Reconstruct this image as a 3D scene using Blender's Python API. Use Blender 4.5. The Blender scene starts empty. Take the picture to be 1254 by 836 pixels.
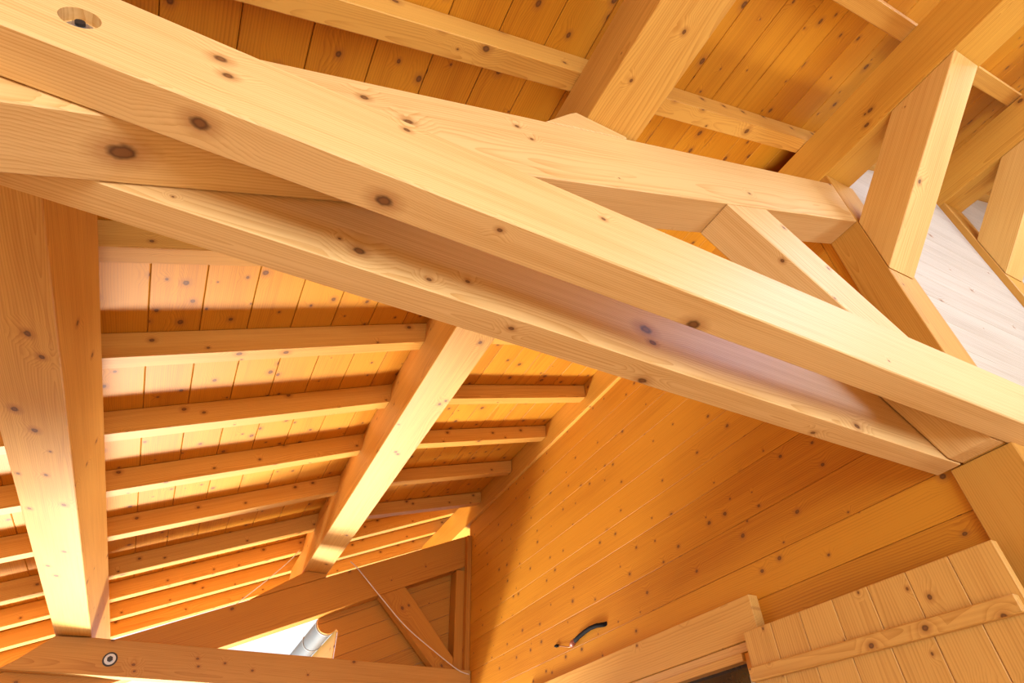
import bpy, bmesh, math, random
from mathutils import Vector, Matrix
random.seed(7)
S = 1.1            # metres per layout unit
H = 1.65           # eye height above the floor
ZF = -H / S        # floor in layout units
def W(p): return Vector((p[0] * S, p[1] * S, p[2] * S + H))
scene = bpy.context.scene
COL = scene.collection
MATW = {}
T1 = .437          # slope of rafters and decking
def pb(x): return 1.18 + .453 * x       # underside of the principal rafter
def pt(x): return 1.502 + .4468 * x     # top of the principal rafter
def rb(x): return 1.92 + T1 * x         # underside of the common rafters
def db(x): return 2.067 + T1 * x        # underside of the decking
def lb(x): return 2.003 + .31 * x       # lower bay rafters
def ld(x): return 2.125 + .31 * x       # lower bay decking

# ------------------------------------------------------------------ materials
def mapr(nt, v, a, b, c, d):
    n = nt.nodes.new('ShaderNodeMapRange'); n.clamp = True
    for i, q in enumerate((a, b, c, d)): n.inputs[i + 1].default_value = q
    nt.links.new(v, n.inputs[0]); return n.outputs[0]
def mth(nt, op, a, b=None, c=None):
    n = nt.nodes.new('ShaderNodeMath'); n.operation = op
    for i, q in enumerate((a, b, c)):
        if q is None: continue
        if isinstance(q, (int, float)): n.inputs[i].default_value = q
        else: nt.links.new(q, n.inputs[i])
    return n.outputs[0]
def vmth(nt, op, a, b):
    n = nt.nodes.new('ShaderNodeVectorMath'); n.operation = op
    for i, q in enumerate((a, b)):
        if isinstance(q, (tuple, list, Vector)): n.inputs[i].default_value = q
        else: nt.links.new(q, n.inputs[i])
    return n
def mixc(nt, f, a, b):
    n = nt.nodes.new('ShaderNodeMix'); n.data_type = 'RGBA'
    for i, q in ((0, f), (6, a), (7, b)):
        if isinstance(q, (int, float)): n.inputs[i].default_value = q
        elif isinstance(q, tuple): n.inputs[i].default_value = (*q, 1) if len(q) == 3 else q
        else: nt.links.new(q, n.inputs[i])
    return n.outputs[2]
def noise(nt, v, sc, det=2, rough=.5):
    n = nt.nodes.new('ShaderNodeTexNoise'); n.inputs['Scale'].default_value = sc
    n.inputs['Detail'].default_value = det; n.inputs['Roughness'].default_value = rough
    nt.links.new(v, n.inputs['Vector']); return n.outputs[0]

LIGHT = (.75, .485, .19); LATE = (.50, .22, .035)
def wood(name, light=LIGHT, late=LATE, ring=.0075, knots=(), density=.42, ksize=.05, kscale=3.4, rough=.5, vary=.16, inv=None):
    """Spruce: local X is the grain; rings around an off-centre pith, fibres, random knots on each face."""
    m = bpy.data.materials.new(name); m.use_nodes = True
    nt = m.node_tree; L = nt.links; bs = nt.nodes['Principled BSDF']
    tc = nt.nodes.new('ShaderNodeTexCoord'); geo = nt.nodes.new('ShaderNodeNewGeometry'); oi = nt.nodes.new('ShaderNodeObjectInfo')
    r1 = geo.outputs['Random Per Island']; r2 = oi.outputs['Random']
    seed = mth(nt, 'ADD', mth(nt, 'MULTIPLY', r1, 37.7), mth(nt, 'MULTIPLY', r2, 53.1))
    rnd = mth(nt, 'FRACT', mth(nt, 'MULTIPLY', seed, 3.77))
    rnd2 = mth(nt, 'FRACT', mth(nt, 'MULTIPLY', seed, 7.31))
    P = tc.outputs['Object']
    cs = nt.nodes.new('ShaderNodeCombineXYZ')
    for i in range(3): L.new(seed, cs.inputs[i])
    PS = vmth(nt, 'ADD', P, cs.outputs[0]).outputs[0]
    sx = nt.nodes.new('ShaderNodeSeparateXYZ'); L.new(P, sx.inputs[0])
    X, Y, Z = sx.outputs
    # face coordinates (pattern of the side facing local Y or local Z)
    vt = nt.nodes.new('ShaderNodeVectorTransform'); vt.vector_type = 'NORMAL'; vt.convert_from = 'WORLD'; vt.convert_to = 'OBJECT'
    L.new(geo.outputs['True Normal'], vt.inputs[0])
    sn = nt.nodes.new('ShaderNodeSeparateXYZ'); L.new(vt.outputs[0], sn.inputs[0])
    isY = mth(nt, 'GREATER_THAN', mth(nt, 'ABSOLUTE', sn.outputs[1]), mth(nt, 'ABSOLUTE', sn.outputs[2]))
    V = mth(nt, 'ADD', mth(nt, 'MULTIPLY', isY, Z), mth(nt, 'MULTIPLY', mth(nt, 'SUBTRACT', 1.0, isY), Y))
    cv = nt.nodes.new('ShaderNodeCombineXYZ')
    L.new(mth(nt, 'ADD', X, mth(nt, 'MULTIPLY', seed, 1.93)), cv.inputs[0])
    L.new(mth(nt, 'ADD', V, mth(nt, 'MULTIPLY', isY, 11.3)), cv.inputs[1])
    L.new(mth(nt, 'MULTIPLY', seed, 0.0), cv.inputs[2])
    # wobble
    def stretched(v, s):
        return vmth(nt, 'MULTIPLY', v, s).outputs[0]
    wob = noise(nt, stretched(PS, (.9, 5, 5)), 1.0, 2)
    # knots
    kv = nt.nodes.new('ShaderNodeTexVoronoi'); kv.voronoi_dimensions = '2D'; kv.inputs['Scale'].default_value = kscale
    kw = vmth(nt, 'MULTIPLY', cv.outputs[0], (.8, 1, 1)).outputs[0]
    L.new(kw, kv.inputs['Vector'])
    kc = nt.nodes.new('ShaderNodeSeparateColor'); L.new(kv.outputs['Color'], kc.inputs[0])
    on = mth(nt, 'LESS_THAN', kc.outputs[0], density)
    krad = mth(nt, 'MULTIPLY', mth(nt, 'ADD', mth(nt, 'MULTIPLY', kc.outputs[1], .75), .25), ksize)
    kd = mth(nt, 'DIVIDE', kv.outputs['Distance'], krad)           # 1 at the rim
    kd = mth(nt, 'ADD', kd, mth(nt, 'MULTIPLY', mth(nt, 'SUBTRACT', 1.0, on), 50.0))
    for (kx, ky, kz, kr) in knots:                                  # knots seen on this very timber
        c = inv @ W((kx, ky, kz)) if inv is not None else Vector((kx, ky, kz))
        d = vmth(nt, 'SUBTRACT', P, tuple(c)).outputs[0]
        d = vmth(nt, 'MULTIPLY', d, (.72, 1, 1)).outputs[0]
        ln = nt.nodes.new('ShaderNodeVectorMath'); ln.operation = 'LENGTH'; L.new(d, ln.inputs[0])
        kd = mth(nt, 'MINIMUM', kd, mth(nt, 'DIVIDE', ln.outputs['Value'], kr))
    kd = mth(nt, 'ADD', kd, mth(nt, 'MULTIPLY', mth(nt, 'SUBTRACT', noise(nt, PS, 60, 1), .5), .5))
    # growth rings
    oy = mth(nt, 'MULTIPLY', mth(nt, 'SUBTRACT', rnd, .5), .30)
    oz = mth(nt, 'ADD', mth(nt, 'MULTIPLY', rnd2, .16), .035)
    yy = mth(nt, 'ADD', Y, oy); zz = mth(nt, 'ADD', Z, oz)
    rad = mth(nt, 'SQRT', mth(nt, 'ADD', mth(nt, 'MULTIPLY', yy, yy), mth(nt, 'MULTIPLY', zz, zz)))
    rad = mth(nt, 'ADD', rad, mth(nt, 'MULTIPLY', wob, .075))
    rad = mth(nt, 'ADD', rad, mth(nt, 'MULTIPLY', mapr(nt, kd, 0, 6, 1, 0), .030))
    ph = mth(nt, 'FRACT', mth(nt, 'DIVIDE', rad, ring))
    ringv = mth(nt, 'POWER', ph, 2.2)
    fib = noise(nt, stretched(PS, (2.2, 90, 90)), 1.0, 2)
    big = noise(nt, stretched(PS, (.7, 6, 6)), 1.0, 1)
    f = mth(nt, 'MULTIPLY', ringv, .50)
    f = mth(nt, 'ADD', f, mth(nt, 'MULTIPLY', mth(nt, 'SUBTRACT', fib, .44), .8))
    f = mth(nt, 'ADD', f, mth(nt, 'MULTIPLY', mth(nt, 'SUBTRACT', big, .5), .8))
    f = mth(nt, 'ADD', f, mth(nt, 'MULTIPLY', mth(nt, 'SUBTRACT', rnd, .5), vary))
    fc = nt.nodes.new('ShaderNodeClamp'); L.new(f, fc.inputs[0])
    col = mixc(nt, fc.outputs[0], light, late)
    col = mixc(nt, mapr(nt, kd, 1.0, 2.6, .55, 0), col, (.36, .13, .025))
    core = mapr(nt, kd, .55, 1.05, 1, 0)
    col = mixc(nt, core, col, (.05, .018, .006))
    col = mixc(nt, mapr(nt, kd, .35, .75, .8, 0), col, (.26, .105, .028))
    L.new(col, bs.inputs['Base Color'])
    bs.inputs['Roughness'].default_value = rough
    bs.inputs['Specular IOR Level'].default_value = .3
    return m
def plain(name, col, rough=.5, metal=0, spec=.5, var=.06, sc=30):
    m = bpy.data.materials.new(name); m.use_nodes = True; nt = m.node_tree; bs = nt.nodes['Principled BSDF']
    tc = nt.nodes.new('ShaderNodeTexCoord'); n = noise(nt, tc.outputs['Object'], sc, 3)
    c2 = tuple(max(0, c * (1 - var * 3)) for c in col)
    nt.links.new(mixc(nt, n, col, c2), bs.inputs['Base Color'])
    bs.inputs['Roughness'].default_value = rough; bs.inputs['Metallic'].default_value = metal; bs.inputs['Specular IOR Level'].default_value = spec
    return m
M = dict(
    beam=wood('spruce_beam'),
    brace=wood('spruce_brace', light=(.74, .445, .125), late=(.50, .21, .03), density=.3, ksize=.04),
    post=wood('spruce_post', light=(.58, .29, .05), late=(.38, .14, .014), density=.3, ksize=.05),
    purlin=wood('spruce_purlin', light=(.70, .375, .06), late=(.44, .165, .016), density=.5, ksize=.06),
    rafter=wood('spruce_rafter', light=(.70, .375, .075), late=(.44, .165, .018), ring=.006, density=.85, ksize=.075, kscale=5.0),
    deck=wood('spruce_decking', light=(.64, .285, .019), late=(.38, .12, .006), ring=.010, density=.9, ksize=.092, kscale=5.6, vary=.30),
    wallb=wood('spruce_wall_boards', light=(.63, .275, .022), late=(.38, .118, .007), ring=.011, density=.62, ksize=.075, kscale=6.0, vary=.42),
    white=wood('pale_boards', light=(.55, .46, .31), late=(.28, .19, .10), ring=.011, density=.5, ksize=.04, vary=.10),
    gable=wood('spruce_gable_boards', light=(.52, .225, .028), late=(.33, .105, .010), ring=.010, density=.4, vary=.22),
    leaf=wood('spruce_shutter', light=(.70, .40, .10), late=(.46, .20, .03), ring=.012, density=.6, ksize=.06, kscale=5.5, vary=.35),
    steel=plain('zinc_steel', (.55, .55, .53), .35, .9),
    dark=plain('dark_steel', (.05, .045, .04), .45, .6),
    zinc=plain('gutter_zinc', (.15, .17, .19), .5, .2, var=.05, sc=6),
    cable=plain('black_rubber', (.006, .005, .005), .8, spec=.15),
    copper=plain('copper_sleeve', (.40, .14, .09), .4, .4),
    wire=plain('copper_wire', (.45, .20, .10), .4, .5),
    cord=plain('white_cord', (.75, .68, .58), .7),
    glass=plain('dark_glass', (.035, .022, .013), .12, 0, .6),
    screed=plain('floor_boards_oiled', (.58, .35, .14), .6, var=.04, sc=3),
    gravel=plain('terrace_stone', (.20, .18, .15), .9, var=.05, sc=4),
    plaster=plain('room_boarding', (.70, .47, .20), .7, var=.04, sc=3),
)

# ------------------------------------------------------------------ mesh tools
def frame(grain, up, center):
    x = Vector(grain).normalized(); z = Vector(up); z = (z - x * z.dot(x)).normalized(); y = z.cross(x)
    m = Matrix((x, y, z)).transposed().to_4x4(); m.translation = center; return m
def link(name, me, mw, parent=None):
    o = bpy.data.objects.new(name, me); COL.objects.link(o)
    if parent is not None:
        o.parent = parent; o.matrix_basis = MATW[parent].inverted() @ mw
    else: o.matrix_basis = mw
    MATW[o] = mw; return o
def solids(name, sols, grain, up, mat, parent=None, bevel=.0035, origin=None, smooth=False):
    """sols: list of (verts in layout units, faces); one mesh, local X along the grain."""
    pts = [W(v) for s in sols for v in s[0]]
    lo = Vector([min(p[i] for p in pts) for i in range(3)]); hi = Vector([max(p[i] for p in pts) for i in range(3)])
    mw = frame(grain, up, (lo + hi) / 2 if origin is None else W(origin)); inv = mw.inverted()
    bm = bmesh.new()
    for vs, fs in sols:
        bv = [bm.verts.new(inv @ W(v)) for v in vs]
        for f in fs:
            try: bm.faces.new([bv[i] for i in f])
            except ValueError: pass
    bmesh.ops.recalc_face_normals(bm, faces=bm.faces)
    if bevel:
        es = [e for e in bm.edges if len(e.link_faces) == 2 and e.calc_face_angle(0) > .5]
        bmesh.ops.bevel(bm, geom=es, offset=bevel, segments=1, affect='EDGES', clamp_overlap=True)
    if smooth:
        for f in bm.faces: f.smooth = True
    me = bpy.data.meshes.new(name); bm.to_mesh(me); bm.free()
    if mat is not None: me.materials.append(mat)
    return link(name, me, mw, parent)
def prism(poly, a, b, plane='XZ'):
    n = len(poly)
    if plane == 'XZ': v = [(p[0], a, p[1]) for p in poly] + [(p[0], b, p[1]) for p in poly]
    elif plane == 'YZ': v = [(a, p[0], p[1]) for p in poly] + [(b, p[0], p[1]) for p in poly]
    else: v = [(p[0], p[1], a) for p in poly] + [(p[0], p[1], b) for p in poly]
    return v, [list(range(n)), list(range(2 * n - 1, n - 1, -1))] + [[i, (i + 1) % n, n + (i + 1) % n, n + i] for i in range(n)]
def cuboid(x0, x1, y0, y1, z0, z1): return prism([(x0, z0), (x1, z0), (x1, z1), (x0, z1)], y0, y1)
GX, GY, GZ = (1, 0, 0), (0, 1, 0), (0, 0, 1)
def clip(poly, n, d):           # keep n.p <= d
    out = []
    for i in range(len(poly)):
        p, q = poly[i], poly[(i + 1) % len(poly)]
        a = n[0] * p[0] + n[1] * p[1] - d; b = n[0] * q[0] + n[1] * q[1] - d
        if a <= 0: out.append(p)
        if (a < 0 < b) or (b < 0 < a):
            t = a / (a - b); out.append((p[0] + t * (q[0] - p[0]), p[1] + t * (q[1] - p[1])))
    return out
def boards(poly, n, cuts, a, b, plane, gap=.001):
    res = []
    for c0, c1 in zip(cuts[:-1], cuts[1:]):
        q = clip(clip(poly, (-n[0], -n[1]), -(c0 + gap)), n, c1 - gap)
        if len(q) > 2: res.append(prism(q, a, b, plane))
    return res
def tube(pts, r, seg=10, closed_caps=True, arc=None):
    """tube along layout-unit points (radius in layout units); arc=(a0,a1) makes an open half pipe elsewhere."""
    V = [Vector(p) for p in pts]; vs = []; fs = []
    rr = r if isinstance(r, (list, tuple)) else [r] * len(V)
    nrm = None
    for i, p in enumerate(V):
        t = (V[min(i + 1, len(V) - 1)] - V[max(i - 1, 0)]).normalized()
        if nrm is None:
            nrm = t.orthogonal().normalized()
        nrm = (nrm - t * nrm.dot(t)).normalized(); bn = t.cross(nrm)
        for k in range(seg):
            a = 2 * math.pi * k / seg
            vs.append(tuple(p + (nrm * math.cos(a) + bn * math.sin(a)) * rr[i]))
    for i in range(len(V) - 1):
        for k in range(seg):
            fs.append([i * seg + k, i * seg + (k + 1) % seg, (i + 1) * seg + (k + 1) % seg, (i + 1) * seg + k])
    fs.append(list(range(seg))); fs.append([(len(V) - 1) * seg + k for k in range(seg)])
    return vs, fs
def tag(o, label, cat, group=None):
    o['label'] = label; o['category'] = cat
    if group: o['group'] = group
    return o
def structure(o, label=None, cat=None):
    o['kind'] = 'structure'
    if label: o['label'] = label
    if cat: o['category'] = cat
    return o
def empty(name, p):
    o = bpy.data.objects.new(name, None); COL.objects.link(o); o.empty_display_size = .1
    o.location = W(p); MATW[o] = Matrix.Translation(W(p)); return o
def knotted(o, base, knots, **kw):
    """give one timber its own wood, with the knots the photo shows on it"""
    m = wood(base, knots=knots, inv=MATW[o].inverted(), **kw)
    o.data.materials.clear(); o.data.materials.append(m); return o

# ------------------------------------------------------------------ truss: twin ties, principal, strut
Y1a, Y1b, YPa, YPb, Y2a, Y2b = .672, .771, .774, .927, .930, 1.021
near = solids('tie_beam', [cuboid(-1.15, 2.505, Y1a, Y1b, 1.0, 1.217)], GX, GZ, M['beam'])
cut = solids('bore', [tube([(-.465, .60, 1.103), (-.465, .696, 1.103)], .031, 40)], GY, GZ, None, bevel=0)
bo = near.modifiers.new('bore', 'BOOLEAN'); bo.operation = 'DIFFERENCE'; bo.object = cut; bo.solver = 'EXACT'
bpy.context.view_layer.update()
dg = bpy.context.evaluated_depsgraph_get()
me2 = bpy.data.meshes.new_from_object(near.evaluated_get(dg)); near.modifiers.clear(); near.data = me2
MATW.pop(cut); bpy.data.objects.remove(cut)
knotted(near, 'spruce_tie', [(-.239, .716, 1.0, .015), (.107, .734, 1.0, .016), (.924, .757, 1.0, .017), (.35, .70, 1.0, .006),
        (-.254, .672, 1.158, .011), (-.227, .672, 1.112, .009), (.116, .672, 1.185, .007), (.62, .672, 1.16, .006)], density=.2, ksize=.03)
tag(near, 'long pine tie beam nearest the camera, pale side, round bolt hole at its upper left end', 'beam')
# counterbored bolt in the near tie
solids('washer', [tube([(-.465, .6955, 1.103), (-.465, .6935, 1.103)], .024, 24)], GY, GZ, M['steel'], near, bevel=0)
solids('hex_nut', [tube([(-.465, .6935, 1.103), (-.465, .6845, 1.103)], .0145, 6)], GY, GZ, M['steel'], near, bevel=.001)
solids('bolt_end', [tube([(-.465, .685, 1.103), (-.465, .679, 1.103)], .008, 14)], GY, GZ, M['dark'], near, bevel=0)
far = solids('tie_beam', [cuboid(-1.15, 2.283, Y2a, Y2b, 1.0, 1.217)], GX, GZ, M['beam'])
knotted(far, 'spruce_tie', [(.103, .93, 1.054, .012), (.274, .93, 1.036, .006), (.93, .93, 1.128, .019), (.945, .93, 1.083, .010), (1.753, .93, 1.018, .011),
        (.374, .93, 1.074, .006), (.946, 1.005, 1.0, .013), (.511, .967, 1.0, .007), (1.62, 1.0, 1.0, .008)], density=.25, ksize=.03)
tag(far, 'lower and farther of the twin tie beams, its side partly shaded by the upper one', 'beam')
pr = solids('principal_rafter', [prism([(-1.5, pb(-1.5)), (2.282, pb(2.282)), (2.282, pt(2.282)), (-1.5, pt(-1.5))], YPa, YPb)], (1, 0, .45), GZ, M['beam'])
knotted(pr, 'spruce_principal', [(-.367, .85, pb(-.367), .022), (.133, .774, 1.405, .012), (.016, .774, 1.43, .010), (.50, .774, 1.60, .006), (1.5, .774, 1.95, .006)], density=.25, ksize=.03)
tag(pr, 'heavy sloping principal rafter between the twin tie beams, running up right to the post', 'beam')
w = solids('purlin_cleat', [prism([(.560, pt(.56) + .004), (.905, pt(.905) + .004), (.898, 1.922), (.69, 1.922), (.665, 1.895)], YPa, YPb)], GX, GZ, M['beam'])
tag(w, 'small pale wedge block on the principal rafter under the middle purlin', 'cleat')
st = solids('strut', [prism([(1.325, pb(1.325) - .002), (1.562, pb(1.562) - .002), (2.280, 1.205), (2.280, 1.002), (2.205, 1.002)], YPa + .001, YPb - .001)], (.9, 0, -.78), GZ, M['beam'])
knotted(st, 'spruce_strut', [(1.62, .775, 1.80, .007), (1.78, .775, 1.64, .007), (1.71, .775, 1.45, .005)], density=.2, ksize=.03)
tag(st, 'short diagonal strut with pale side, from the principal rafter down to the tie beams', 'strut')

# posts and knee braces at the high side
p1 = solids('post', [cuboid(2.285, 2.487, YPa, YPb, 1.003, 2.608)], GZ, GX, M['post'])
tag(p1, 'brown upper post at right, principal rafter butting into its left face', 'post')
p2 = solids('post', [cuboid(2.285, 2.51, .757, .975, ZF, 1.0)], GZ, GX, M['post'])
tag(p2, 'brown post below the tie beam ends, beside the shutter at right edge', 'post')
p3 = solids('post', [cuboid(3.80, 4.0, YPa, YPb, ZF, 3.283)], GZ, GX, M['post'])
tag(p3, 'farther post, thin orange edge running down the right margin beside the pale wall', 'post')
def brace(dx, dz, label):
    q = [(YPa - .002, 1.885 + dz), (YPa - .002, 2.207 + dz), (.388, 2.606 + dz), (.071, 2.606 + dz)]
    o = solids('knee_brace', [prism(q, 2.285 + dx, 2.452 + dx, 'YZ')], (0, -.70, .714), (0, .7, .7), M['brace'])
    return tag(o, label, 'brace')
b1 = brace(0, 0, 'tall knee brace with cream front face, propping the upper right purlin')
b2 = brace(1.515, .675, 'orange knee brace cut by the right edge of the photo')

# ------------------------------------------------------------------ purlins
def purlin(xa, xb, za, zb, y0, y1, label, kn=(), **kw):
    o = solids('purlin', [cuboid(xa, xb, y0, y1, za, zb)], GY, GZ, M['purlin'])
    if kn or kw: knotted(o, 'spruce_purlin', kn, **dict(dict(light=(.72, .405, .09), late=(.46, .185, .022)), **kw))
    return tag(o, label, 'purlin')
PU1 = purlin(-.845, -.62, 1.2345, 1.53, -4.4, 6.9, 'broad purlin standing at the left edge, cream underside, end on the gable tie',
       [(-.70, 1.84, 1.2345, .012), (-.78, 2.32, 1.2345, .014), (-.73, 2.45, 1.2345, .013), (-.69, 2.6, 1.2345, .006), (-.82, 2.85, 1.2345, .008), (-.72, 2.82, 1.2345, .009),
        (-.67, 3.1, 1.2345, .012), (-.81, 3.2, 1.2345, .010), (-.70, 3.7, 1.2345, .012), (-.79, 3.95, 1.2345, .012), (-.76, 4.1, 1.2345, .014), (-.62, 1.9, 1.36, .010), (-.62, 2.2, 1.45, .010), (-.62, 2.9, 1.35, .008)], density=.4, ksize=.045)
PU2 = purlin(.738, .945, 1.925, 2.235, -4.4, 6.35, 'middle purlin crossing behind the tie beams, pale underside',
       [(.89, 2.02, 1.925, .011), (.80, .60, 1.925, .006), (.86, .40, 1.925, .007), (.90, 2.6, 1.925, .010), (.84, 3.2, 1.925, .010)], density=.4, ksize=.04)
PU3 = purlin(2.285, 2.468, 2.612, 2.915, -4.4, 6.9, 'long purlin at right resting on the post and on the boarded wall', [(2.37, -.25, 2.612, .022), (2.285, .45, 2.72, .012), (2.285, .5, 2.66, .012)], density=.45, light=(.70, .365, .05), late=(.44, .16, .014))
PU4 = purlin(3.80, 3.995, 3.286, 3.573, -4.4, .93, 'highest purlin at the right edge, above the farther post')

# ------------------------------------------------------------------ rafters
RW = .085
def rafter(y, x0, x1, f, h, label, grp):
    o = solids('rafter', [prism([(x0, f(x0)), (x1, f(x1)), (x1, f(x1) + h), (x0, f(x0) + h)], y, y + RW)], (1, 0, f(1) - f(0)), GZ, M['rafter'])
    return tag(o, label, 'rafter', grp)
HR = .1445
order = ['first', 'second', 'third', 'fourth', 'fifth', 'sixth']
rafter(.092, -2.3, 5.5, rb, HR, 'rafter at the top right corner, above the tall knee brace', 'long rafters above the principal rafter')
rafter(.757, -2.3, 5.5, rb, HR, 'long rafter just above the principal rafter, passing over the middle purlin', 'long rafters above the principal rafter')
LY = [1.805, 2.480, 3.140, 3.810, 4.506, 5.290]
for i, y in enumerate(LY):
    rafter(y, -2.3, .952, rb, HR, ['slim rafter half hidden under the lower tie beam, left of the middle purlin',
        'rafter left of the middle purlin, topmost of those with a full brown side in view',
        'rafter left of the middle purlin, second full one below the tie beams',
        'rafter left of the middle purlin, third full one below the tie beams',
        'rafter left of the middle purlin, fourth full one below the tie beams',
        'narrow-looking rafter left of the middle purlin, just above the white-edged eave rafters'][i], 'rafters left of the middle purlin')
for i, y in enumerate([5.865, 6.424, 7.015]):
    rafter(y, -2.3, 2.62, rb, HR, ['outside the gable, highest of the three white-edged rafters across the bottom left',
        'outside the gable, middle one of three white-edged rafters, orange side',
        'outside the gable, lowest orange rafter just above the sloping gable beam'][i], 'rafters outside the gable')
for i, y in enumerate([2.380, 3.090, 3.735, 4.400, 5.105]):
    rafter(y, .957, 2.282, lb, .117, ['short rafter peeping out under the tie beam right of the middle purlin',
        'short rafter between middle purlin and boarded wall, topmost full one',
        'short rafter between middle purlin and boarded wall, second full one',
        'short rafter between middle purlin and boarded wall, third full one',
        'short rafter between middle purlin and boarded wall, lowest one'][i], 'short rafters right of the middle purlin')
# boards closing the gaps between rafters on top of the middle purlin
gaps = [(y0 + RW + .002, y1 - .002) for y0, y1 in zip(LY + [5.865], LY[1:] + [5.865])][:6]
gaps[5] = (5.377, 5.863)
for i, (a, b) in enumerate(gaps):
    x0, x1 = .742, .762
    o = solids('blocking_board', [prism([(x0, 2.237), (x1, 2.237), (x1, db(x0) - .003), (x0, db(x0) - .003)], a, b)], GY, GZ, M['rafter'])
    tag(o, 'short filler board on top of the middle purlin, ' + ['nearest below the tie beams', 'below the topmost full rafter at left', 'below the second full rafter at left',
        'below the third full rafter at left', 'below the fourth full rafter at left', 'at the gable end'][i], 'board', 'filler boards on the middle purlin')

# ------------------------------------------------------------------ roof decking
TH = .022
def planks(x0, x1, f, y0, y1, wd, off):
    res = []; k = math.floor((x0 - off) / wd)
    while off + k * wd < x1:
        a = max(x0, off + k * wd) + .0012; b = min(x1, off + (k + 1) * wd) - .0012
        if b - a > .01: res.append(prism([(a, f(a)), (b, f(b)), (b, f(b) + TH), (a, f(a) + TH)], y0, y1))
        k += 1
    return res
PW = .1925
sk = (2.75, 4.3, -2.6, -.9)         # roof window opening behind the camera, on the high side
deck = planks(-2.3, .953, db, -4.4, 1.395, PW, .008) + planks(-2.3, .953, db, 1.397, 7.3, PW, .022)
deck += planks(.955, sk[0], db, -4.4, 1.395, PW, .008) + planks(sk[1], 5.55, db, -4.4, 1.395, PW, .008)
deck += planks(sk[0], sk[1], db, -4.4, sk[2], PW, .008) + planks(sk[0], sk[1], db, sk[3], 1.395, PW, .008)
deck += planks(.955, 2.66, db, 5.46, 7.3, PW, .022)
deck += planks(.955, 2.284, ld, 1.40, 5.458, .165, .0)
c = solids('ceiling', deck, GY, (-T1, 0, 1), M['deck'], bevel=.003)
structure(c, 'sloping underside of the roof decking, orange pine planks', 'ceiling')
e = .03
cov = [prism([(x0, f(x0) + e), (x1, f(x1) + e), (x1, f(x1) + e + .03), (x0, f(x0) + e + .03)], y0, y1) for x0, x1, f, y0, y1 in (
    (-2.32, .953, db, -4.45, 7.32), (.955, sk[0], db, -4.45, 1.395), (sk[1], 5.6, db, -4.45, 1.395), (sk[0], sk[1], db, -4.45, sk[2]), (sk[0], sk[1], db, sk[3], 1.395), (.955, 2.66, db, 1.396, 7.32), (.955, 2.3, ld, 1.40, 5.458))]
cov += [prism([(.955, ld(.955) - .0), (2.30, ld(2.3)), (2.30, db(2.3) + .03), (.955, db(.955) + .03)], a, b) for a, b in ((1.396, 1.3995), (5.4585, 5.4595))]
structure(solids('trim_1', cov, GY, (-T1, 0, 1), M['gable'], bevel=0), 'roof boarding above the decking', 'roof')

# ------------------------------------------------------------------ right wall, boarded
zc = [1.458]
for d in (.16, .2, .24) * 3: zc.append(zc[-1] + d)
zl = [1.458]
for d in (.24, .2, .16) * 6: zl.append(zl[-1] - d)
cuts = sorted(set(round(z, 4) for z in zl + zc))
outer = [(.978, ZF), (5.44, ZF), (5.44, 2.61), (.978, 2.61)]
win = (2.06, 3.45, ZF + .06, .615)
def wall_with_hole(y0, y1, z0, z1, h, a, b, cuts):
    res = []
    for (ya, yb, za, zb) in ((y0, h[0], z0, z1), (h[1], y1, z0, z1), (h[0], h[1], z0, h[2]), (h[0], h[1], h[3], z1)):
        res.append([(ya, za), (yb, za), (yb, zb), (ya, zb)])
    out = []
    # one long board above the window, split ones beside it
    out += boards([(y0, h[3]), (y1, h[3]), (y1, z1), (y0, z1)], (0, 1), cuts, a, b, 'YZ')
    out += boards([(y0, z0), (h[0], z0), (h[0], h[3]), (y0, h[3])], (0, 1), cuts, a, b, 'YZ')
    out += boards([(h[1], z0), (y1, z0), (y1, h[3]), (h[1], h[3])], (0, 1), cuts, a, b, 'YZ')
    out += boards([(h[0], z0), (h[1], z0), (h[1], h[2]), (h[0], h[2])], (0, 1), cuts, a, b, 'YZ')
    return out
wr = solids('wall_right', wall_with_hole(.978, 5.44, ZF, 2.61, win, 2.31, 2.345, cuts), GY, GX, M['wallb'], bevel=.004)
structure(wr, 'boarded orange pine wall at right', 'wall')
bk = [cuboid(2.347, 2.41, .978, 5.44, win[3], 2.61), cuboid(2.347, 2.41, .978, win[0], ZF, win[3]), cuboid(2.347, 2.41, win[1], 5.44, ZF, win[3]), cuboid(2.347, 2.41, win[0], win[1], ZF, win[2])]
structure(solids('trim_2', bk, GY, GX, M['gable'], bevel=0), 'studwork behind the boarded wall', 'wall')
# window: head casing, side casing, frame, pane
structure(solids('trim_3', [prism([(2.312, .700), (2.257, .700), (2.257, .877), (2.312, .877)], 2.012, 4.3),
                            prism([(2.312, .66), (2.268, .66), (2.262, .698), (2.312, .698)], 2.06, 4.2)], GY, GX, M['leaf'], bevel=.003), 'plain head casing board over the window', 'trim')
structure(solids('trim_4', [cuboid(2.262, 2.309, 2.075, 2.135, ZF + .02, .655)], GZ, GX, M['wallb'], bevel=.003), 'upright side casing between window and shutter', 'trim')
wf = solids('window_1', [cuboid(2.250, 2.308, 2.138, 3.45, .624, .657), cuboid(2.30, 2.36, 2.138, 2.139, ZF + .062, .610), cuboid(2.30, 2.36, 3.40, 3.45, ZF + .062, .61), cuboid(2.30, 2.36, 2.182, 3.398, ZF + .062, ZF + .11)], GY, GX, M['leaf'], bevel=.0004)
structure(wf, 'dark window under the head casing at the bottom edge', 'window')
solids('window_pane', [cuboid(2.300, 2.306, 2.140, 3.44, ZF + .10, .648)], GY, GX, M['glass'], wf, bevel=0)

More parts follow.
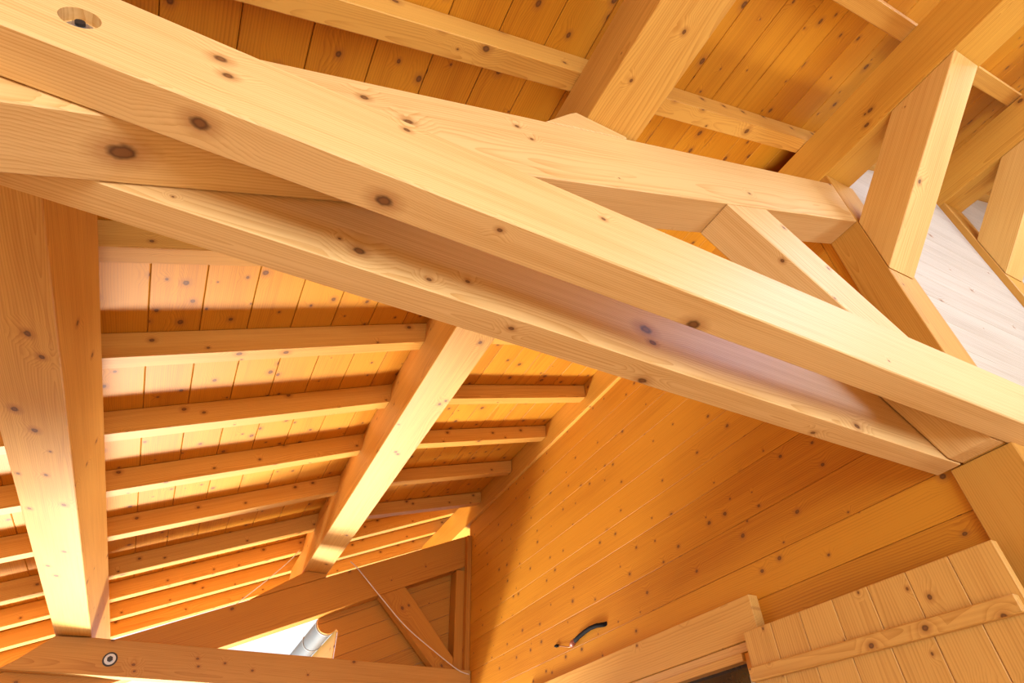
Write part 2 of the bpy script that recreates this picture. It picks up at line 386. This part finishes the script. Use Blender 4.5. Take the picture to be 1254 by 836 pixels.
# shutter leaf folded back along the wall
sh = tag(empty('shutter', (2.21, 1.5, ZF + .012)), 'open pine plank shutter with a cross batten, at the bottom right corner', 'shutter')
ys = [.934, 1.085, 1.245, 1.404, 1.564, 1.73, 1.888, 2.052]
solids('board_panel', [cuboid(2.20, 2.228, a + .001, b - .001, ZF + .012, .716) for a, b in zip(ys[:-1], ys[1:])], GZ, GX, M['leaf'], sh, bevel=.0028)
solids('batten', [prism([(.946, .550), (2.05, .572), (2.05, .519), (.946, .497)], 2.172, 2.199, 'YZ')], (0, 1, .02), GX, M['leaf'], sh, bevel=.004)
solids('batten', [prism([(.946, -1.0), (2.05, -1.0), (2.05, -1.053), (.946, -1.053)], 2.172, 2.199, 'YZ')], GY, GX, M['leaf'], sh, bevel=.004)
hg = solids('hinge', [cuboid(2.196, 2.1995, 2.0505, 2.066, .47, .545), tube([(2.20, 2.066, .465), (2.20, 2.066, .55)], .007, 12)], GZ, GX, M['steel'], sh, bevel=0)
hg['label'] = 'small metal hinge'

# ------------------------------------------------------------------ pale wall in the truss plane
topz = lambda x: 1.895 + T1 * x
wc = [ZF + .17 * k for k in range(40)]
def pale(name, xa, xb):
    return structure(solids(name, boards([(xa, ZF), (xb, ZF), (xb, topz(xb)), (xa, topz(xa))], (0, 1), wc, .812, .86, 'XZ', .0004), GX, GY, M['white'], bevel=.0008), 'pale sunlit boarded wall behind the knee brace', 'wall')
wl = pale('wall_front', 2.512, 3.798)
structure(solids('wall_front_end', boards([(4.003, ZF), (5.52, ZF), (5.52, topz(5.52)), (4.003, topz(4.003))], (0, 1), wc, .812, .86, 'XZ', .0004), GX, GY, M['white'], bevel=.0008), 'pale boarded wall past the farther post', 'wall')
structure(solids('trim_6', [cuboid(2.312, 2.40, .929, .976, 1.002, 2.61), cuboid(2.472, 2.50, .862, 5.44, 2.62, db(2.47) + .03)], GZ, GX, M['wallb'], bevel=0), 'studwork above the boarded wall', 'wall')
fil = structure(solids('trim_5', [cuboid(2.489, 2.510, .80, .86, 1.003, 2.608), cuboid(2.47, 2.51, .812, .86, 2.612, topz(2.47))], GZ, GY, M['white'], bevel=0), 'narrow board closing the pale wall to the post', 'trim')

# ------------------------------------------------------------------ gable
YG = 5.45
gb = lambda x: 1.156 + .447 * x
gtop = lambda x: 1.470 + .4468 * x
gt = solids('gable_tie', [prism([(-1.065, 1.0), (2.307, 1.0), (2.307, 1.230), (-.60, 1.230), (-.835, 1.220), (-.99, 1.06)], YG - .105, YG - .004)], GX, GZ, M['beam'])
knotted(gt, 'spruce_gable_tie', [(-.30, YG - .105, 1.08, .010), (-.28, YG - .105, 1.04, .008), (.1, YG - .105, 1.15, .009), (.12, YG - .105, 1.10, .009), (.5, YG - .105, 1.1, .009)], light=(.52, .27, .06), late=(.33, .13, .02), density=.55, ksize=.05)
tag(gt, 'level tie beam along the bottom edge with a round bolt washer', 'beam')
solids('washer', [tube([(-.455, YG - .105, 1.102), (-.455, YG - .109, 1.102)], .046, 28)], GY, GZ, M['dark'], gt, bevel=0)
solids('washer', [tube([(-.455, YG - .109, 1.102), (-.455, YG - .112, 1.102)], .035, 28)], GY, GZ, M['steel'], gt, bevel=0)
solids('hex_nut', [tube([(-.455, YG - .112, 1.102), (-.455, YG - .127, 1.102)], .019, 6)], GY, GZ, M['dark'], gt, bevel=.001)
gp = solids('gable_rafter', [prism([(-1.3, gb(-1.3)), (2.46, gb(2.46)), (2.46, gtop(2.46)), (-1.3, gtop(-1.3))], YG, YG + .15)], (1, 0, .447), GZ, M['gable'])
tag(gp, 'broad sloping gable beam above the bright opening', 'beam')
o = solids('purlin_cleat', [prism([(.36, gtop(.36) + .003), (.94, gtop(.94) + .003), (.94, 1.922), (.765, 1.922)], YG, YG + .15)], (1, 0, .447), GZ, M['gable'])
tag(o, 'wedge block on the gable beam under the end of the middle purlin', 'cleat')
o = solids('purlin_cleat', [prism([(-1.1, gtop(-1.1) + .003), (-.625, gtop(-.625) + .003), (-.625, 1.2315), (-.83, 1.2315)], YG, YG + .15)], (1, 0, .447), GZ, M['gable'])
tag(o, 'wedge block on the gable tie under the end of the broad left purlin', 'cleat')
o = solids('gable_brace', [prism([(1.440, gb(1.44) - .003), (1.672, gb(1.672) - .003), (2.176, 1.34), (2.176, 1.234), (2.005, 1.234)], YG - .004, YG + .10)], (.60, 0, -.60), GZ, M['gable'])
knotted(o, 'spruce_gable_brace', [(1.66, YG - .004, 1.71, .016), (1.72, YG - .004, 1.74, .011), (1.75, YG - .004, 1.45, .008), (2.07, YG - .004, 1.27, .012)], light=(.52, .225, .028), late=(.33, .105, .010), density=.2)
tag(o, 'diagonal brace in the gable between sloping beam and level tie', 'brace')
o = solids('gable_post', [cuboid(2.18, 2.307, YG - .002, YG + .148, ZF, gb(2.18) - .003)], GZ, GX, M['gable'])
tag(o, 'shaded gable corner post beside the boarded wall', 'post')
o = solids('corner_batten', [cuboid(2.262, 2.308, YG - .07, YG - .005, 1.233, 2.47)], GZ, GX, M['gable'])
tag(o, 'thin upright batten in the corner of gable and boarded wall', 'batten')
# cladding outside the gable frame
gx, gz, gr = 1.052, 1.565, .088
YC = YG + .152
arc = [(gx + gr * 1.03 * math.cos(math.radians(a)), gz + gr * 1.03 * math.sin(math.radians(a))) for a in range(164, 337, 12)]
gpoly = [(1.150, .6), (2.45, .6), (2.45, 1.22 + .447 * 2.45), (.945, 1.22 + .447 * .945)] + arc + [(1.150, 1.50)]
gn = (-.447 / math.hypot(.447, 1), 1 / math.hypot(.447, 1))
gc = [-.62 + .148 * k for k in range(30)]
structure(solids('wall_far', boards(gpoly, gn, gc, YC, YC + .03, 'XZ', .001), (1, 0, .447), GY, M['gable'], bevel=.003), 'boards cladding the right part of the gable', 'wall')
# gutter beyond
gut = empty('gutter', (gx, YC + .04, gz))
tag(gut, 'grey zinc half-round gutter seen through the bright gable opening', 'gutter')
def trough(r0, r1, ya, yb, a0=164, a1=344, n=20):
    q = [(gx + r0 * math.cos(math.radians(a0 + (a1 - a0) * i / n)), gz + r0 * math.sin(math.radians(a0 + (a1 - a0) * i / n))) for i in range(n + 1)]
    q += [(gx + r1 * math.cos(math.radians(a0 + (a1 - a0) * i / n)), gz + r1 * math.sin(math.radians(a0 + (a1 - a0) * i / n))) for i in range(n, -1, -1)]
    vs = [(p[0], ya, p[1]) for p in q] + [(p[0], yb, p[1]) for p in q]; m = len(q); fs = []
    for i in range(m): fs.append([i, (i + 1) % m, m + (i + 1) % m, m + i])
    for i in range(n):
        fs.append([i, i + 1, m - 2 - i, m - 1 - i]); fs.append([m + i, m + i + 1, 2 * m - 2 - i, 2 * m - 1 - i])
    return vs, fs
solids('trough', [trough(gr, gr - .004, YC + .034, 8.6)], GY, GZ, M['zinc'], gut, bevel=0, smooth=False)
for yy in (YC + .045, 6.21, 7.2):
    solids('strap', [trough(gr + .006, gr + .001, yy, yy + .022)], GY, GZ, M['steel'], gut, bevel=0)
o = solids('eave_board', [cuboid(1.1395, 1.149, YC + .034, 8.6, 1.0, 1.53)], GY, GZ, M['leaf'])
tag(o, 'sunlit board behind the grey gutter', 'board')

# ------------------------------------------------------------------ cables and cords
cb = tag(empty('cable', (2.31, 3.25, 1.065)), 'stub of black cable sticking out of the boarded wall', 'cable')
solids('cable_sheath', [tube([(2.318, 3.225, 1.070), (2.302, 3.25, 1.068), (2.292, 3.31, 1.077), (2.287, 3.38, 1.079), (2.285, 3.45, 1.071), (2.284, 3.53, 1.058), (2.284, 3.575, 1.047)], .0135, 12)], GY, GZ, M['cable'], cb, bevel=0, smooth=True)
o = solids('cable_end', [tube([(2.284, 3.565, 1.052), (2.284, 3.60, 1.040), (2.286, 3.622, 1.030)], [.014, .019, .014], 12)], GY, GZ, M['copper'], cb, bevel=0, smooth=True)
o['label'] = 'reddish stripped end'
solids('wire', [tube([(2.286, 3.615, 1.025), (2.288, 3.66, 1.032), (2.294, 3.74, 1.055), (2.302, 3.81, 1.075)], .0035, 8)], GY, GZ, M['wire'], cb, bevel=0, smooth=True)
solids('wire_tip', [tube([(2.302, 3.805, 1.074), (2.303, 3.84, 1.082), (2.304, 3.865, 1.085)], [.006, .011, .006], 10)], GY, GZ, M['cable'], cb, bevel=0, smooth=True)
YK = YG - .112
def bez(pts, n=6):
    out = []
    for i in range(len(pts) - 1):
        p0, p1, p2, p3 = (Vector(pts[max(i - 1, 0)]), Vector(pts[i]), Vector(pts[i + 1]), Vector(pts[min(i + 2, len(pts) - 1)]))
        for k in range(n):
            t = k / n
            out.append(.5 * ((2 * p1) + (p2 - p0) * t + (2 * p0 - 5 * p1 + 4 * p2 - p3) * t * t + (3 * p1 - p0 - 3 * p2 + p3) * t ** 3))
    out.append(Vector(pts[-1])); return out
o = solids('cord', [tube(bez([(1.107, YK, 2.016), (1.195, YK, 1.952), (1.444, YK, 1.726), (1.676, YK, 1.527), (1.955, YK, 1.352), (2.177, YK, 1.226), (2.287, YK, 1.195)]), .0045, 8)], GX, GZ, M['cord'], bevel=0, smooth=True)
tag(o, 'thin pale cord hanging across the gable brace', 'cord')

o = solids('cord', [tube(bez([(.690, 5.645, 2.165), (.60, 5.65, 2.03), (.45, 5.655, 1.845), (.298, 5.66, 1.672), (.245, 5.66, 1.60)]), .004, 8)], GX, GZ, M['cord'], bevel=0, smooth=True)
tag(o, 'thin pale cord slanting in front of the orange rafters, left of the middle purlin end', 'cord')

# ------------------------------------------------------------------ rest of the room
structure(solids('floor', [cuboid(-2.35, 5.6, -4.5, 5.44, ZF - .05, ZF)], GX, GZ, M['screed'], bevel=0))
structure(solids('ground', [cuboid(-14, 18, 5.45, 22, -3.5, -3.4)], GX, GZ, M['gravel'], bevel=0), 'terrace ground beyond the gable', 'ground')
structure(solids('wall_light_block', [cuboid(-2.36, 2.175, 5.47, 5.53, ZF - .05, -.70)], GX, GZ, M['gable'], bevel=0), 'unseen boards added below the gable to block low light', 'wall')  # added out of view; its height cuts the low terrace light on the decking
structure(solids('wall_left', [prism([(-2.36, ZF), (-2.30, ZF), (-2.30, rb(-2.3) - .02), (-2.36, rb(-2.36) - .02)], -4.5, 5.44)], GY, GX, M['plaster'], bevel=0), 'boarded left wall outside the picture', 'wall')
structure(solids('wall_back', [prism([(-2.36, 1.05), (5.6, 1.05), (5.6, db(5.6)), (-2.36, db(-2.36))], -4.5, -4.42), cuboid(-2.36, -2.15, -4.5, -4.42, ZF, 1.05), cuboid(1.55, 5.6, -4.5, -4.42, ZF, 1.05)], GX, GY, M['plaster'], bevel=0), 'wall behind the camera with a wide window', 'wall')
structure(solids('wall_high', [cuboid(5.55, 5.61, -4.5, .9, ZF, 4.55)], GY, GX, M['plaster'], bevel=0), 'high side wall outside the picture', 'wall')
# ------------------------------------------------------------------ light: overcast sky, window behind, roof window, bright terrace
wd = bpy.data.worlds.new('sky'); scene.world = wd; wd.use_nodes = True
bg = wd.node_tree.nodes['Background']; bg.inputs[0].default_value = (.94, .98, 1, 1); bg.inputs[1].default_value = 1.25
def area(name, loc, target, sx, sy, power, col):
    l = bpy.data.lights.new(name, 'AREA'); l.shape = 'RECTANGLE'; l.size = sx * S; l.size_y = sy * S; l.energy = power; l.color = col
    o = bpy.data.objects.new(name, l); COL.objects.link(o); a = W(loc); b = W(target); o.location = a
    o.rotation_euler = (b - a).to_track_quat('-Z', 'Y').to_euler(); return o
area('terrace_daylight', (.5, 9.0, -3.2), (.4, 3.4, 2.0), 4.2, .8, 2450, (1, .93, .82))
area('porch_daylight', (.7, 7.4, -2.2), (.6, 6.3, 2.0), 3.6, .8, 60, (.92, .96, 1))
area('gable_daylight', (.3, 5.7, .25), (.3, 1, .8), 3.4, 1.1, 42, (.80, .88, 1))
area('floor_fill_light', (-.2, -.9, ZF + .02), (-.2, -.7, 1), 1.8, 1.2, 36, (1, .84, .55))  # added warm fill lamp, brightens the undersides from floor level
area('back_window_daylight', (-.3, -4.35, -.2), (.9, 1, 1.1), 3.6, 2.4, 400, (.74, .84, 1))
area('side_window_daylight', (5.4, -2.8, .1), (1.3, .8, 1.3), 2.6, 2.0, 300, (.70, .82, 1))
area('roof_window_daylight', ((sk[0] + sk[1]) / 2, (sk[2] + sk[3]) / 2, db(3.5) + .02), (2.3, .9, .9), 1.4, 1.5, 330, (.45, .60, 1))

# ------------------------------------------------------------------ camera
f, pit, roll, head = 716.95, math.radians(41.164), math.radians(-1.95), math.radians(27.911)
fw = Vector((math.sin(head) * math.cos(pit), math.cos(head) * math.cos(pit), math.sin(pit)))
rt = Vector((math.cos(head), -math.sin(head), 0)); up = rt.cross(fw)
r2 = rt * math.cos(roll) + up * math.sin(roll); u2 = -rt * math.sin(roll) + up * math.cos(roll)
cam = bpy.data.cameras.new('camera'); cam.sensor_width = 36; cam.lens = f / 1254 * 36; cam.clip_start = .02
co = bpy.data.objects.new('camera', cam); COL.objects.link(co)
mw = Matrix((r2, u2, -fw)).transposed().to_4x4(); mw.translation = W((0, 0, 0)); co.matrix_world = mw
scene.camera = co
vs = scene.view_settings
vs.view_transform = 'Standard'; vs.look = 'None'; vs.gamma = 1; vs.use_curve_mapping = False; vs.exposure = -.13
scene.cycles.max_bounces = 10; scene.cycles.diffuse_bounces = 4
scene.cycles.use_denoising = True
scene.cycles.sample_clamp_indirect = 8
